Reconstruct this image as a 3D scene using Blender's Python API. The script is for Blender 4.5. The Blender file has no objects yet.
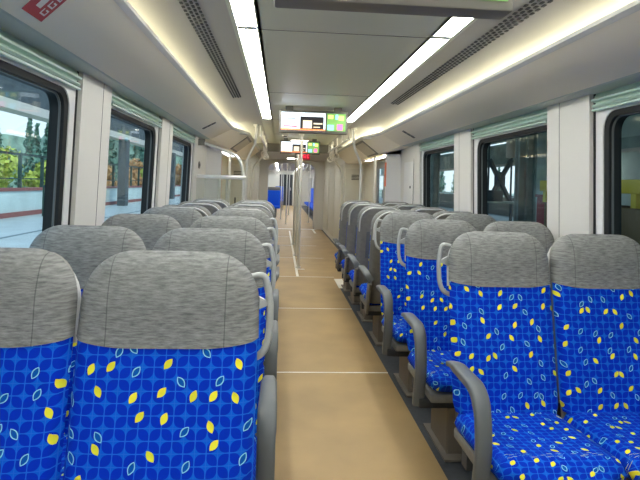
import bpy, bmesh, math, random
from mathutils import Vector, Matrix
R = math.radians
random.seed(7)
S = bpy.context.scene
COL = S.collection

# ------------------------------------------------------------------ camera
F_PX = 535.0
CAM = Vector((-.325, 0.0, 1.40))
YAW = math.atan(39 / 535.0)
ROLL = .030
cd = bpy.data.cameras.new('camera')
cam = bpy.data.objects.new('camera', cd)
COL.objects.link(cam)
cd.sensor_fit = 'HORIZONTAL'; cd.sensor_width = 36.0
cd.lens = 36.0 * F_PX / 640.0
cd.clip_start = .02; cd.clip_end = 400
cd.shift_y = -55.5 / 640.0
cam.matrix_world = Matrix.Translation(CAM) @ Matrix.Rotation(-YAW, 4, 'Z') @ Matrix.Rotation(R(90), 4, 'X') @ Matrix.Rotation(ROLL, 4, 'Z')
S.camera = cam

# ------------------------------------------------------------------ sky, sun, exposure
W = bpy.data.worlds.new('sky'); S.world = W; W.use_nodes = True
wn = W.node_tree; bg = wn.nodes['Background']
tc = wn.nodes.new('ShaderNodeTexCoord'); sx = wn.nodes.new('ShaderNodeSeparateXYZ'); cr = wn.nodes.new('ShaderNodeValToRGB')
wn.links.new(tc.outputs['Generated'], sx.inputs[0]); wn.links.new(sx.outputs['Z'], cr.inputs[0]); wn.links.new(cr.outputs[0], bg.inputs['Color'])
cr.color_ramp.elements[0].position = 0.0; cr.color_ramp.elements[0].color = (.80, .90, 1.0, 1)
cr.color_ramp.elements[1].position = .5; cr.color_ramp.elements[1].color = (.40, .63, 1.0, 1)
bg.inputs['Strength'].default_value = 0.50
sun = bpy.data.lights.new('sun', 'SUN'); sun.energy = 0.8; sun.angle = R(6); sun.color = (1, .96, .88)
so = bpy.data.objects.new('sun', sun); COL.objects.link(so); so.rotation_euler = (R(38), R(18), R(20))

S.view_settings.view_transform = 'Standard'; S.view_settings.look = 'None'
S.view_settings.gamma = 1.0; S.view_settings.use_curve_mapping = False
S.view_settings.exposure = 1.64
S.cycles.use_denoising = True
S.cycles.max_bounces = 10; S.cycles.diffuse_bounces = 6
S.cycles.caustics_reflective = False; S.cycles.caustics_refractive = False

STRIP_E, COVE_E = 7.2, 5.0

# ------------------------------------------------------------------ materials
def lin(c):
    r = [(v / 255.0 / 12.92 if v / 255.0 <= .04045 else ((v / 255.0 + .055) / 1.055) ** 2.4) for v in c]
    return (r[0], r[1], r[2], 1)

def mat(name, rgb, rough=.5, metal=0.0, noise=0.0, nscale=8.0, stretch=(1, 1, 1), bump=0.0, emit=0.0, coat=0.0):
    m = bpy.data.materials.new(name); m.use_nodes = True
    nt = m.node_tree; b = nt.nodes['Principled BSDF']
    b.inputs['Base Color'].default_value = lin(rgb)
    b.inputs['Roughness'].default_value = rough
    b.inputs['Metallic'].default_value = metal
    if coat: b.inputs['Coat Weight'].default_value = coat
    if noise > 0 or bump > 0:
        t = nt.nodes.new('ShaderNodeTexCoord'); mp = nt.nodes.new('ShaderNodeMapping'); n = nt.nodes.new('ShaderNodeTexNoise')
        nt.links.new(t.outputs['Object'], mp.inputs[0]); mp.inputs['Scale'].default_value = stretch
        nt.links.new(mp.outputs[0], n.inputs['Vector']); n.inputs['Scale'].default_value = nscale; n.inputs['Detail'].default_value = 4
        if noise > 0:
            r = nt.nodes.new('ShaderNodeValToRGB')
            r.color_ramp.elements[0].position = .3; r.color_ramp.elements[1].position = .7
            r.color_ramp.elements[0].color = lin([max(0, v * (1 - noise)) for v in rgb])
            r.color_ramp.elements[1].color = lin([min(255, v * (1 + noise)) for v in rgb])
            nt.links.new(n.outputs['Fac'], r.inputs[0]); nt.links.new(r.outputs[0], b.inputs['Base Color'])
        if bump > 0:
            bp = nt.nodes.new('ShaderNodeBump'); bp.inputs['Strength'].default_value = bump; bp.inputs['Distance'].default_value = .004
            nt.links.new(n.outputs['Fac'], bp.inputs['Height']); nt.links.new(bp.outputs[0], b.inputs['Normal'])
    if emit:
        b.inputs['Emission Color'].default_value = lin(rgb); b.inputs['Emission Strength'].default_value = emit
    return m

def glass_mat(name, tint=(240, 245, 243), rough=0.0, alpha_mix=.10):
    m = bpy.data.materials.new(name); m.use_nodes = True; nt = m.node_tree
    nt.nodes.clear()
    o = nt.nodes.new('ShaderNodeOutputMaterial'); tr = nt.nodes.new('ShaderNodeBsdfTransparent'); gl = nt.nodes.new('ShaderNodeBsdfGlossy')
    mx = nt.nodes.new('ShaderNodeMixShader'); lw = nt.nodes.new('ShaderNodeLayerWeight'); lw.inputs['Blend'].default_value = .5
    pw = nt.nodes.new('ShaderNodeMath'); pw.operation = 'POWER'; pw.inputs[1].default_value = 4.0; nt.links.new(lw.outputs['Facing'], pw.inputs[0])
    fr = nt.nodes.new('ShaderNodeMath'); fr.operation = 'MULTIPLY_ADD'; fr.inputs[1].default_value = .25; fr.inputs[2].default_value = .02; nt.links.new(pw.outputs[0], fr.inputs[0])
    tr.inputs['Color'].default_value = lin(tint); gl.inputs['Roughness'].default_value = rough
    nt.links.new(fr.outputs[0], mx.inputs[0]); nt.links.new(tr.outputs[0], mx.inputs[1]); nt.links.new(gl.outputs[0], mx.inputs[2])
    nt.links.new(mx.outputs[0], o.inputs['Surface'])
    return m

def leaf_fabric(name):
    """blue upholstery: grid of dark petals on brighter blue, scattered filled yellow and outlined pale leaves"""
    m = bpy.data.materials.new(name); m.use_nodes = True; nt = m.node_tree; b = nt.nodes['Principled BSDF']
    def N(op, a, c=None, d=None):
        n = nt.nodes.new('ShaderNodeMath'); n.operation = op
        for i, v in enumerate((a, c, d)):
            if v is None: continue
            if isinstance(v, (int, float)): n.inputs[i].default_value = v
            else: nt.links.new(v, n.inputs[i])
        return n.outputs[0]
    def V(op, a, c):
        n = nt.nodes.new('ShaderNodeVectorMath'); n.operation = op
        for i, v in enumerate((a, c)):
            if isinstance(v, tuple): n.inputs[i].default_value = v
            elif i == 1 and op == 'SCALE': n.inputs['Scale'].default_value = v
            else: nt.links.new(v, n.inputs[i])
        return n.outputs[0]
    def MIX(f, a, c):
        n = nt.nodes.new('ShaderNodeMix'); n.data_type = 'RGBA'
        nt.links.new(f, n.inputs['Factor'])
        for k, v in (('A', a), ('B', c)):
            s = [i for i in n.inputs if i.name == k and i.type == 'RGBA'][0]
            if isinstance(v, tuple): s.default_value = v
            else: nt.links.new(v, s)
        return [o for o in n.outputs if o.type == 'RGBA'][0]
    uv = nt.nodes.new('ShaderNodeUVMap'); uv.uv_map = 'UVMap'
    inf = nt.nodes.new('ShaderNodeObjectInfo')
    off = nt.nodes.new('ShaderNodeCombineXYZ')
    nt.links.new(N('MULTIPLY', inf.outputs['Random'], 7.0), off.inputs[0]); nt.links.new(N('MULTIPLY', inf.outputs['Random'], 13.0), off.inputs[1])
    P = V('ADD', uv.outputs[0], off.outputs[0])
    # petals
    sep = nt.nodes.new('ShaderNodeSeparateXYZ'); nt.links.new(V('SCALE', P, 1 / .0285), sep.inputs[0])
    fx = N('SUBTRACT', N('FRACT', sep.outputs[0]), .5); fy = N('SUBTRACT', N('FRACT', sep.outputs[1]), .5)
    par = N('FLOORED_MODULO', N('ADD', N('FLOOR', sep.outputs[0]), N('FLOOR', sep.outputs[1])), 2.0)
    sg = N('SUBTRACT', N('MULTIPLY', par, 2.0), 1.0)
    al = N('MULTIPLY', N('ADD', fx, N('MULTIPLY', fy, sg)), .7071)
    pe = N('ABSOLUTE', N('MULTIPLY', N('SUBTRACT', fx, N('MULTIPLY', fy, sg)), .7071))
    e = N('ADD', N('DIVIDE', pe, .41), N('POWER', N('DIVIDE', N('ABSOLUTE', al), .62), 2.0))
    petal = N('LESS_THAN', e, 1.0)
    line = N('GREATER_THAN', N('MAXIMUM', N('ABSOLUTE', fx), N('ABSOLUTE', fy)), .465)
    col = MIX(petal, lin((4, 98, 212)), lin((0, 50, 190)))
    col = MIX(N('MULTIPLY', line, .30), col, lin((60, 120, 225)))
    # leaves
    vor = nt.nodes.new('ShaderNodeTexVoronoi'); vor.voronoi_dimensions = '2D'; vor.feature = 'F1'
    vor.inputs['Scale'].default_value = 1.0; vor.inputs['Randomness'].default_value = .80
    Q = V('SCALE', P, 1 / .066); nt.links.new(Q, vor.inputs['Vector'])
    L = V('SCALE', V('SUBTRACT', Q, vor.outputs['Position']), .066)
    ls = nt.nodes.new('ShaderNodeSeparateXYZ'); nt.links.new(L, ls.inputs[0])
    rc = nt.nodes.new('ShaderNodeSeparateColor'); nt.links.new(vor.outputs['Color'], rc.inputs[0])
    s2 = N('SUBTRACT', N('MULTIPLY', N('GREATER_THAN', rc.outputs[0], .5), 2.0), 1.0)
    ang = N('MULTIPLY', s2, N('ADD', .35, N('MULTIPLY', rc.outputs[2], .4)))
    sn = N('SINE', ang); cs = N('COSINE', ang)
    A = N('ADD', N('MULTIPLY', ls.outputs[0], sn), N('MULTIPLY', ls.outputs[1], cs))
    B = N('SUBTRACT', N('MULTIPLY', ls.outputs[0], cs), N('MULTIPLY', ls.outputs[1], sn))
    le = N('ADD', N('DIVIDE', N('ABSOLUTE', B), .0088), N('POWER', N('DIVIDE', N('ABSOLUTE', A), .0158), 2.0))
    ins = N('LESS_THAN', le, 1.0)
    yel = N('GREATER_THAN', rc.outputs[1], .5)
    rim = N('GREATER_THAN', le, .70)
    out = MIX(rim, lin((6, 92, 180)), lin((150, 224, 230)))
    lf = MIX(yel, out, lin((236, 232, 58)))
    col = MIX(ins, col, lf)
    nt.links.new(col, b.inputs['Base Color'])
    b.inputs['Roughness'].default_value = .85
    b.inputs['Specular IOR Level'].default_value = .15
    w = nt.nodes.new('ShaderNodeTexNoise'); w.inputs['Scale'].default_value = 900
    nt.links.new(uv.outputs[0], w.inputs['Vector'])
    bp = nt.nodes.new('ShaderNodeBump'); bp.inputs['Strength'].default_value = .25; bp.inputs['Distance'].default_value = .001
    nt.links.new(w.outputs['Fac'], bp.inputs['Height']); nt.links.new(bp.outputs[0], b.inputs['Normal'])
    return m

def heather(name):
    m = bpy.data.materials.new(name); m.use_nodes = True; nt = m.node_tree; b = nt.nodes['Principled BSDF']
    uv = nt.nodes.new('ShaderNodeUVMap'); uv.uv_map = 'UVMap'
    mp = nt.nodes.new('ShaderNodeMapping'); mp.inputs['Scale'].default_value = (28, 170, 1)
    n = nt.nodes.new('ShaderNodeTexNoise'); n.inputs['Scale'].default_value = 1.0; n.inputs['Detail'].default_value = 5; n.inputs['Roughness'].default_value = .7
    nt.links.new(uv.outputs[0], mp.inputs[0]); nt.links.new(mp.outputs[0], n.inputs['Vector'])
    r = nt.nodes.new('ShaderNodeValToRGB')
    r.color_ramp.elements[0].position = .32; r.color_ramp.elements[0].color = lin((96, 98, 97))
    r.color_ramp.elements[1].position = .68; r.color_ramp.elements[1].color = lin((156, 157, 154))
    nt.links.new(n.outputs['Fac'], r.inputs[0])
    # stitched seams a fifth of the width in from each side
    sx = nt.nodes.new('ShaderNodeSeparateXYZ'); nt.links.new(uv.outputs[0], sx.inputs[0])
    def N(op, a, c):
        k = nt.nodes.new('ShaderNodeMath'); k.operation = op
        for i, v in enumerate((a, c)):
            if isinstance(v, (int, float)): k.inputs[i].default_value = v
            else: nt.links.new(v, k.inputs[i])
        return k.outputs[0]
    seam = N('LESS_THAN', N('ABSOLUTE', N('SUBTRACT', N('ABSOLUTE', sx.outputs[0], 0), .150), 0), .0014)
    mx = nt.nodes.new('ShaderNodeMix'); mx.data_type = 'RGBA'
    ins = [i for i in mx.inputs if i.type == 'RGBA']
    nt.links.new(N('MULTIPLY', seam, .55), mx.inputs['Factor']); nt.links.new(r.outputs[0], ins[0]); ins[1].default_value = lin((60, 62, 62))
    nt.links.new([o for o in mx.outputs if o.type == 'RGBA'][0], b.inputs['Base Color'])
    n2 = nt.nodes.new('ShaderNodeTexNoise'); n2.inputs['Scale'].default_value = 9; n2.inputs['Detail'].default_value = 2
    nt.links.new(uv.outputs[0], n2.inputs['Vector'])
    bp = nt.nodes.new('ShaderNodeBump'); bp.inputs['Strength'].default_value = .35; bp.inputs['Distance'].default_value = .02
    nt.links.new(n2.outputs['Fac'], bp.inputs['Height'])
    bp2 = nt.nodes.new('ShaderNodeBump'); bp2.inputs['Strength'].default_value = .3; bp2.inputs['Distance'].default_value = .002
    nt.links.new(n.outputs['Fac'], bp2.inputs['Height']); nt.links.new(bp.outputs[0], bp2.inputs['Normal'])
    nt.links.new(bp2.outputs[0], b.inputs['Normal'])
    b.inputs['Roughness'].default_value = .92
    return m

M = dict(
    blue=leaf_fabric('blue_leaf_fabric'), grey=heather('grey_heather_fabric'),
    shell=mat('grey_shell_plastic', (120, 119, 112), .55, noise=.05, nscale=30),
    arm=mat('grey_armrest_plastic', (98, 103, 104), .45),
    handle=mat('grey_handle', (164, 168, 167), .35),
    trim=mat('pale_trim_plastic', (205, 207, 204), .35),
    dark=mat('charcoal_metal', (58, 62, 66), .6),
    pedestal=mat('pedestal_grey', (120, 112, 100), .6),
    steel=mat('brushed_steel', (222, 221, 214), .3, metal=.55),
    wall=mat('wall_panel_offwhite', (216, 214, 207), .5),
    panel=mat('upper_panel_grey', (246, 238, 216), .5),
    white=mat('white_laminate', (222, 222, 220), .45),
    soffit=mat('window_soffit_green_grey', (190, 198, 188), .5),
    blue_plain=mat('plain_blue_fabric', (6, 84, 205), .9, noise=.2, nscale=60),
    lip=mat('cove_lip', (214, 213, 204), .5),
    ceil=mat('ceiling_panel_grey', (206, 212, 196), .42),
    ceil_side=mat('ceiling_side_panel', (178, 178, 172), .5),
    blind=mat('blind_cassette_green', (172, 198, 186), .3),
    gasket=mat('black_rubber', (14, 19, 20), .6),
    gap=mat('joint_black', (40, 40, 40), .8),
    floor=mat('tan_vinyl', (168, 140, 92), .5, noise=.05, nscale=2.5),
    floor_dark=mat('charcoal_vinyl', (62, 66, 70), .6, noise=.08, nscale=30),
    tape=mat('white_floor_line', (240, 236, 225), .5),
    strip=mat('strip_light', (255, 255, 252), .5, emit=STRIP_E),
    cove=mat('cove_light', (255, 246, 218), .5, emit=COVE_E),
    door_light=mat('door_light', (255, 253, 245), .5, emit=3.0),
    added_fill_light=mat('added_fill_light', (255, 252, 240), .5, emit=7.0),  # glow of the added lights that brighten vestibule and cabinet passage
    house=mat('display_housing', (118, 116, 108), .5),
    screen_w=mat('screen_white', (225, 238, 248), .3, emit=.75),
    screen_k=mat('screen_dark', (36, 34, 36), .3, emit=.3),
    screen_c=mat('screen_cream', (214, 200, 170), .3, emit=.6),
    screen_o=mat('screen_orange', (232, 120, 60), .3, emit=.8),
    screen_g=mat('screen_green', (96, 140, 70), .3, emit=.7),
    screen_y=mat('screen_yellow', (228, 226, 110), .3, emit=.7),
    screen_p=mat('screen_pink', (232, 90, 140), .3, emit=.8),
    screen_b=mat('screen_blue', (120, 200, 230), .3, emit=.8),
    red=mat('sign_red', (178, 62, 66), .5),
    led=mat('led_red', (230, 40, 70), .4, emit=.7),
    led_bg=mat('led_panel', (120, 20, 36), .4, emit=.25),
    cabinet=mat('beige_cabinet', (226, 226, 217), .5),
    grille=mat('brown_grey_grille', (196, 188, 164), .5),
    door=mat('door_leaf_grey', (140, 146, 152), .4),
    orange=mat('orange_edge', (226, 120, 80), .5),
    slot=mat('vent_slot_dark', (78, 80, 78), .8),
    glass=glass_mat('window_glass', (240, 247, 245)),
    clear=glass_mat('clear_glass', (246, 249, 247)),
    strap=mat('strap_white', (232, 228, 220), .5),
    # outside
    platform=mat('platform_concrete', (176, 188, 188), .35, noise=.06, nscale=1.5),
    platform_dark=mat('platform_strip', (110, 128, 134), .6),
    parapet=mat('parapet_white', (205, 222, 220), .6, noise=.04, nscale=1.0),
    brick=mat('red_kerb', (150, 92, 88), .7),
    fence=mat('fence_green', (34, 66, 58), .5),
    beam=mat('canopy_dark', (66, 78, 84), .6, noise=.12, nscale=3),
    gutter=mat('canopy_gutter', (206, 200, 190), .5),
    conifer=mat('hazed_conifer_needles', (84, 118, 104), .9, noise=.35, nscale=1.2),  # needle colour muted and blued, distance haze painted in
    bush=mat('bush_leaves', (166, 178, 84), .9, noise=.3, nscale=2.5),
    bush_o=mat('rust_bush_leaves', (196, 152, 104), .9, noise=.25, nscale=2.5),
    hill=mat('wooded_hillside', (120, 146, 130), .95, noise=.25, nscale=.5),
    trunk=mat('bark', (84, 68, 54), .9),
    ground=mat('distant_grass', (150, 164, 146), .95, noise=.2, nscale=.3),
    depot=mat('depot_steel', (150, 166, 158), .6, noise=.15, nscale=2.0),
    depot_wall=mat('depot_wall', (196, 210, 202), .7, noise=.1, nscale=1.0),
    yellow=mat('machine_yellow', (214, 186, 60), .5),
    brown=mat('machine_brown', (110, 88, 52), .6),
    crate=mat('crate_red', (150, 46, 56), .6),
    paleblue=mat('rail_white', (226, 232, 236), .5),
    lamp=mat('lamp_white', (255, 255, 250), .5, emit=4.0),
)

# ------------------------------------------------------------------ mesh helpers
def box(bm, x0, x1, y0, y1, z0, z1, bevel=0.0, seg=2):
    vs = [bm.verts.new((x, y, z)) for z in (z0, z1) for y in (y0, y1) for x in (x0, x1)]
    fs = [(0, 2, 3, 1), (4, 5, 7, 6), (0, 1, 5, 4), (2, 6, 7, 3), (0, 4, 6, 2), (1, 3, 7, 5)]
    faces = [bm.faces.new([vs[i] for i in f]) for f in fs]
    if bevel > 0:
        es = list({e for f in faces for e in f.edges})
        bmesh.ops.bevel(bm, geom=es, offset=bevel, segments=seg, profile=.5, affect='EDGES')
    return faces

def rounded_path(pts, r, n=6):
    pts = [Vector(p) for p in pts]; out = [pts[0]]
    for a, b, c in zip(pts, pts[1:], pts[2:]):
        d1 = (a - b); d2 = (c - b)
        rr = min(r, d1.length * .49, d2.length * .49)
        p1 = b + d1.normalized() * rr; p2 = b + d2.normalized() * rr
        for i in range(n + 1):
            t = i / n
            out.append((1 - t) ** 2 * p1 + 2 * t * (1 - t) * b + t * t * p2)
    out.append(pts[-1]); return out

def sweep(bm, pts, rx, rz=None, ref=None, n=10, square=False, taper=None):
    """sweep an ellipse (or rounded rectangle) along pts; ref fixes the axis along which rx is measured"""
    rz = rz or rx
    pts = [Vector(p) for p in pts]; rings = []
    prev = None
    for i, p in enumerate(pts):
        t = (pts[min(i + 1, len(pts) - 1)] - pts[max(i - 1, 0)]).normalized()
        if ref is not None: b = Vector(ref)
        else:
            b = prev if prev is not None else (Vector((1, 0, 0)) if abs(t.x) < .9 else Vector((0, 1, 0)))
        b = (b - t * b.dot(t)).normalized(); prev = b
        c = t.cross(b)
        k = taper(i / (len(pts) - 1)) if taper else 1.0
        ring = []
        for j in range(n):
            a = 2 * math.pi * (j + .5) / n
            ca, sa = math.cos(a), math.sin(a)
            if square:
                ca = math.copysign(abs(ca) ** .45, ca); sa = math.copysign(abs(sa) ** .45, sa)
            ring.append(bm.verts.new(p + b * (rx * ca * k) + c * (rz * sa * k)))
        rings.append(ring)
    for r0, r1 in zip(rings, rings[1:]):
        for j in range(n):
            bm.faces.new((r0[j], r0[(j + 1) % n], r1[(j + 1) % n], r1[j]))
    bm.faces.new(rings[0][::-1]); bm.faces.new(rings[-1])

def extrude_y(bm, prof, y0, y1):
    """closed profile of (x, z) points swept from y0 to y1"""
    a = [bm.verts.new((x, y0, z)) for x, z in prof]; b = [bm.verts.new((x, y1, z)) for x, z in prof]
    n = len(prof)
    for i in range(n): bm.faces.new((a[i], a[(i + 1) % n], b[(i + 1) % n], b[i]))
    bm.faces.new(a[::-1]); bm.faces.new(b)

def disc_rod(bm, p, q, r, n=12): sweep(bm, [p, q], r, n=n)

def build(name, bm, m, parent=None, smooth=35, bevel=0.0, loc=None):
    bmesh.ops.recalc_face_normals(bm, faces=bm.faces)
    me = bpy.data.meshes.new(name); bm.to_mesh(me); bm.free()
    if smooth:
        for p in me.polygons: p.use_smooth = True
        me.set_sharp_from_angle(angle=R(smooth))
    for mm in (m if isinstance(m, (list, tuple)) else [m]): me.materials.append(mm)
    o = bpy.data.objects.new(name, me); COL.objects.link(o)
    if parent is not None: o.parent = parent
    if loc is not None: o.location = loc
    if bevel:
        md = o.modifiers.new('bevel', 'BEVEL'); md.width = bevel; md.segments = 2; md.limit_method = 'ANGLE'
    return o

def NB(): return bmesh.new()

def tag(o, label, cat, group=None, kind=None):
    o['label'] = label; o['category'] = cat
    if group: o['group'] = group
    if kind: o['kind'] = kind
    return o

def thing(name, label, cat, loc=(0, 0, 0), rz=0.0, group=None):
    o = bpy.data.objects.new(name, None); COL.objects.link(o)
    o.empty_display_size = .1
    o.location = loc; o.rotation_euler = (0, 0, rz)
    return tag(o, label, cat, group)

def struct(name, bm, m, smooth=35, parent=None, bevel=0.0):
    o = build(name, bm, m, parent, smooth, bevel)
    if parent is None: o['kind'] = 'structure'
    return o

def copy_tree(o, parent=None):
    c = o.copy(); COL.objects.link(c)
    if parent is not None: c.parent = parent
    for ch in list(o.children): copy_tree(ch, c)
    return c

def part(name, m, parent, *boxes, bevel=0.0, smooth=35):
    b = NB()
    for bx in boxes: box(b, *bx, bevel=bevel)
    return build(name, b, m, parent, smooth)

# ------------------------------------------------------------------ car shell
Y0, YE = -3.2, 16.5            # this car behind the camera .. gangway end wall
def wx(z): return 1.40 - .03 * (z - 1.2)      # inner wall face leans in a little towards the top

# floor: tan aisle vinyl, charcoal under the seats, white joint lines
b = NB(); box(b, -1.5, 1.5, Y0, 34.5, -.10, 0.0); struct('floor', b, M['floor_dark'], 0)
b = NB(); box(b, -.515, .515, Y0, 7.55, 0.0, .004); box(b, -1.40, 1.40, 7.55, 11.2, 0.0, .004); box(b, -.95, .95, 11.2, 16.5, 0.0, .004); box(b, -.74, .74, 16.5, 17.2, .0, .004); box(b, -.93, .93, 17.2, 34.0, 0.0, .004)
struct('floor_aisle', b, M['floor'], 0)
b = NB()
for y in (-2.05, -.05, 1.95, 3.96, 6.0, 8.05, 10.1, 12.1, 14.1): box(b, -.515, .515, y - .008, y + .008, .004, .006)
box(b, -.62, .80, 16.42, 16.60, .004, .007)
box(b, -.055, -.015, 8.05, 15.8, .004, .007)
box(b, -.03, .10, 8.72, 8.78, .004, .007)
box(b, .50, .62, 7.2, 7.9, .004, .007); box(b, -.62, -.50, 7.2, 7.9, .004, .007)
box(b, .66, .72, 15.2, 16.4, .004, .007)
struct('trim_floor_lines', b, M['tape'], 0)

PIL = [(-2.9, -2.4), (-1.0, -.52), (.90, 1.37), (2.83, 3.30), (4.68, 5.14)]
WIN = [(-2.4, -1.0), (-.52, .90), (1.37, 2.83), (3.30, 4.68), (5.14, 6.48)]
ENDW = (6.48, 7.55)

def rrect(y0, y1, z0, z1, r, n=6):
    pts = []
    for cy, cz, a0 in ((y1 - r, z1 - r, 0), (y0 + r, z1 - r, 90), (y0 + r, z0 + r, 180), (y1 - r, z0 + r, 270)):
        for i in range(n + 1):
            a = R(a0 + 90 * i / n); pts.append((cy + r * math.cos(a), cz + r * math.sin(a)))
    return pts

def ring_faces(bm, A, B):
    n = len(A)
    for i in range(n): bm.faces.new((A[i], A[(i + 1) % n], B[(i + 1) % n], B[i]))

SILL, ZTOP = .80, 1.955
for sd, side in ((-1, 'left'), (1, 'right')):
    X = lambda x: sd * x
    # lower wall, header, pillars (all one wall)
    b = NB()
    def lean_box(y0, y1, z0, z1, inset, thick=.10):
        xa, xb = wx(z0) - inset, wx(z1) - inset
        prof = [(X(xa), z0), (X(xb), z1), (X(xb + thick), z1), (X(xa + thick), z0)]
        extrude_y(b, prof, y0, y1)
    lean_box(Y0, 7.55, 0, .76, 0)
    for y0, y1 in PIL: lean_box(y0, y1, .76, ZTOP + .1, .025, .14)
    lean_box(ENDW[0], ENDW[1], .76, ZTOP + .1, .02, .14)
    lean_box(Y0, 7.55, 1.93, 2.30, -.02)
    lean_box(Y0, -2.9, .76, ZTOP, 0)
    struct('wall_' + side, b, M['wall'], 0)
    # pillar joint lines
    b = NB()
    for y0, y1 in PIL[1:]:
        ym = y0 + .17 if True else 0
        for yy in (y1 - .15,):
            xa, xb = wx(.8) - .026, wx(1.95) - .026
            extrude_y(b, [(X(xa), .8), (X(xb), 1.95), (X(xb + .004), 1.95), (X(xa + .004), .8)], yy - .002, yy + .002)
    struct('trim_pillar_joint_' + side, b, M['gap'], 0)
    # windows
    for wi, (y0, y1) in enumerate(WIN, 1):
        nm = 'window_%d' % (wi if sd < 0 else wi + 5)
        b = NB()
        y0 = y0 - .06; inner = rrect(y0 + .012, y1 - .085, .84, 1.832, .10)
        cy, cz = (y0 + y1) / 2, 1.3
        def toward(p, ya, yb, za, zb):
            # project from the opening outline to the panel's rectangle
            dy, dz = p[0] - cy, p[1] - cz
            k = min(((yb - cy) if dy > 0 else (ya - cy)) / dy if abs(dy) > 1e-6 else 1e9, ((zb - cz) if dz > 0 else (za - cz)) / dz if abs(dz) > 1e-6 else 1e9)
            return (cy + dy * k, cz + dz * k)
        # white surround
        A = [b.verts.new((X(wx(z)), y, z)) for y, z in inner]
        out = [toward(p, y0 + .0, y1 - .02, .76, 1.95) for p in inner]
        # snap nearest to corners
        cs = [(y0, .76), (y0, 1.95), (y1 - .02, .76), (y1 - .02, 1.95)]
        for c in cs:
            k = min(range(len(out)), key=lambda i: (out[i][0] - c[0]) ** 2 + (out[i][1] - c[1]) ** 2); out[k] = c
        Bv = [b.verts.new((X(wx(z)), y, z)) for y, z in out]
        ring_faces(b, A, Bv)
        C = [b.verts.new((X(wx(z) + .02), y, z)) for y, z in inner]
        ring_faces(b, A, C)
        D = [b.verts.new((X(wx(z) + .02), y, z)) for y, z in out]
        ring_faces(b, Bv, D)
        fr = struct(nm, b, M['white'], 40)
        b = NB()
        for ya, yb in ((y1 - .02, y1),): extrude_y(b, [(X(wx(.76) - .002), .76), (X(wx(1.95) - .002), 1.95), (X(wx(1.95) + .05), 1.95), (X(wx(.76) + .05), .76)], ya, yb)
        build('black_joint', b, M['gasket'], fr, 0)
        # black gasket: raised ring and deep reveal
        b = NB()
        i0 = rrect(y0 + .005, y1 - .078, .833, 1.839, .105); i1 = rrect(y0 + .040, y1 - .113, .868, 1.805, .08)
        a0 = [b.verts.new((X(wx(z) + .004), y, z)) for y, z in i0]; a1 = [b.verts.new((X(wx(z) + .014), y, z)) for y, z in i1]
        a2 = [b.verts.new((X(wx(z) + .085), y, z)) for y, z in i1]; a3 = [b.verts.new((X(wx(z) + .09), y, z)) for y, z in i0]
        ring_faces(b, a0, a1); ring_faces(b, a1, a2); ring_faces(b, a2, a3); ring_faces(b, a3, a0)
        g = build('window_gasket', b, M['gasket'], fr, 40)
        b = NB()
        i2 = rrect(y0 + .040, y1 - .113, .868, 1.805, .08); i3 = rrect(y0 + .046, y1 - .119, .874, 1.799, .075)
        r0 = [b.verts.new((X(wx(z) + .030), y, z)) for y, z in i2]; r1 = [b.verts.new((X(wx(z) + .030), y, z)) for y, z in i3]
        r2 = [b.verts.new((X(wx(z) + .040), y, z)) for y, z in i3]
        ring_faces(b, r0, r1); ring_faces(b, r1, r2)
        build('metal_bead', b, M['arm'], g, 40)
        b = NB()
        i4 = rrect(y0 + .038, y1 - .111, .866, 1.807, .08)
        f0 = [b.verts.new((X(wx(z) + .070), y, z)) for y, z in i4]; f1 = [b.verts.new((X(wx(z) + .078), y, z)) for y, z in i4]
        b.faces.new(f0); b.faces.new(f1[::-1]); ring_faces(b, f0, f1)
        build('window_pane', b, M['glass'], fr, 0)
        # roller blind cassette
        if wi >= 2:
            pos = {2: 'beside the camera', 3: 'nearest to the camera', 4: 'second from the camera', 5: 'farthest along the seats'}[wi]
            y0 = y0 + .06
            t = thing('roller_blind', 'pale green roller blind cassette above the %s side window %s' % (side, pos), 'blind', (X(1.37), (y0 + y1) / 2, 1.86), 0, 'roller blind cassettes')
            hl = (y1 - y0) / 2 - .012
            b = NB()
            base = [(0, 0), (-.016, .003), (-.024, .012), (-.018, .020), (-.004, .024), (-.006, .032), (-.026, .038), (-.028, .048), (-.010, .056), (-.004, .085), (.02, .085), (.02, 0)]
            prof = [(X(x + .013), z) for x, z in base]
            extrude_y(b, prof, -hl, hl); build('cassette', b, M['blind'], t, 25)
            b = NB(); sweep(b, [(X(-.008), -hl + .01, -.012), (X(-.008), hl - .01, -.012)], .008, .008, n=8)
            build('pull_bar', b, M['blind'], t)
    # upper side panel: from the crease over the windows up to the cove lip
    b = NB()
    extrude_y(b, [(X(wx(1.95) + .02), 1.944), (X(1.255), 1.947), (X(.99), 2.088), (X(1.0), 2.105), (X(1.30), 2.0), (X(wx(1.95) + .02), 2.0)], Y0, 7.05)
    # the panel swings inward over the door vestibule
    A = [(1.255, 7.05, 1.947), (.99, 7.05, 2.088), (wx(1.95) + .02, 7.05, 1.944)]
    Bq = [(1.05, 7.50, 1.86), (.80, 7.50, 2.05), (wx(1.95) + .02, 7.55, 1.93)]
    def quad(p, q, r, s): b.faces.new([b.verts.new((X(v[0]), v[1], v[2])) for v in (p, q, r, s)])
    quad(A[0], A[1], Bq[1], Bq[0]); quad(A[2], A[0], Bq[0], Bq[2])
    struct('trim_upper_panel_' + side, b, M['panel'], 30)
    b = NB(); extrude_y(b, [(X(1.257), 1.9455), (X(wx(1.95) + .015), 1.9425), (X(wx(1.95) + .015), 1.940), (X(1.27), 1.942)], Y0, 7.02)
    struct('trim_window_soffit_' + side, b, M['soffit'], 0)
    b = NB()
    extrude_y(b, [(X(.99), 2.086), (X(.965), 2.100), (X(.965), 2.118), (X(.978), 2.122), (X(1.0), 2.106)], Y0, 7.05)
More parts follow.
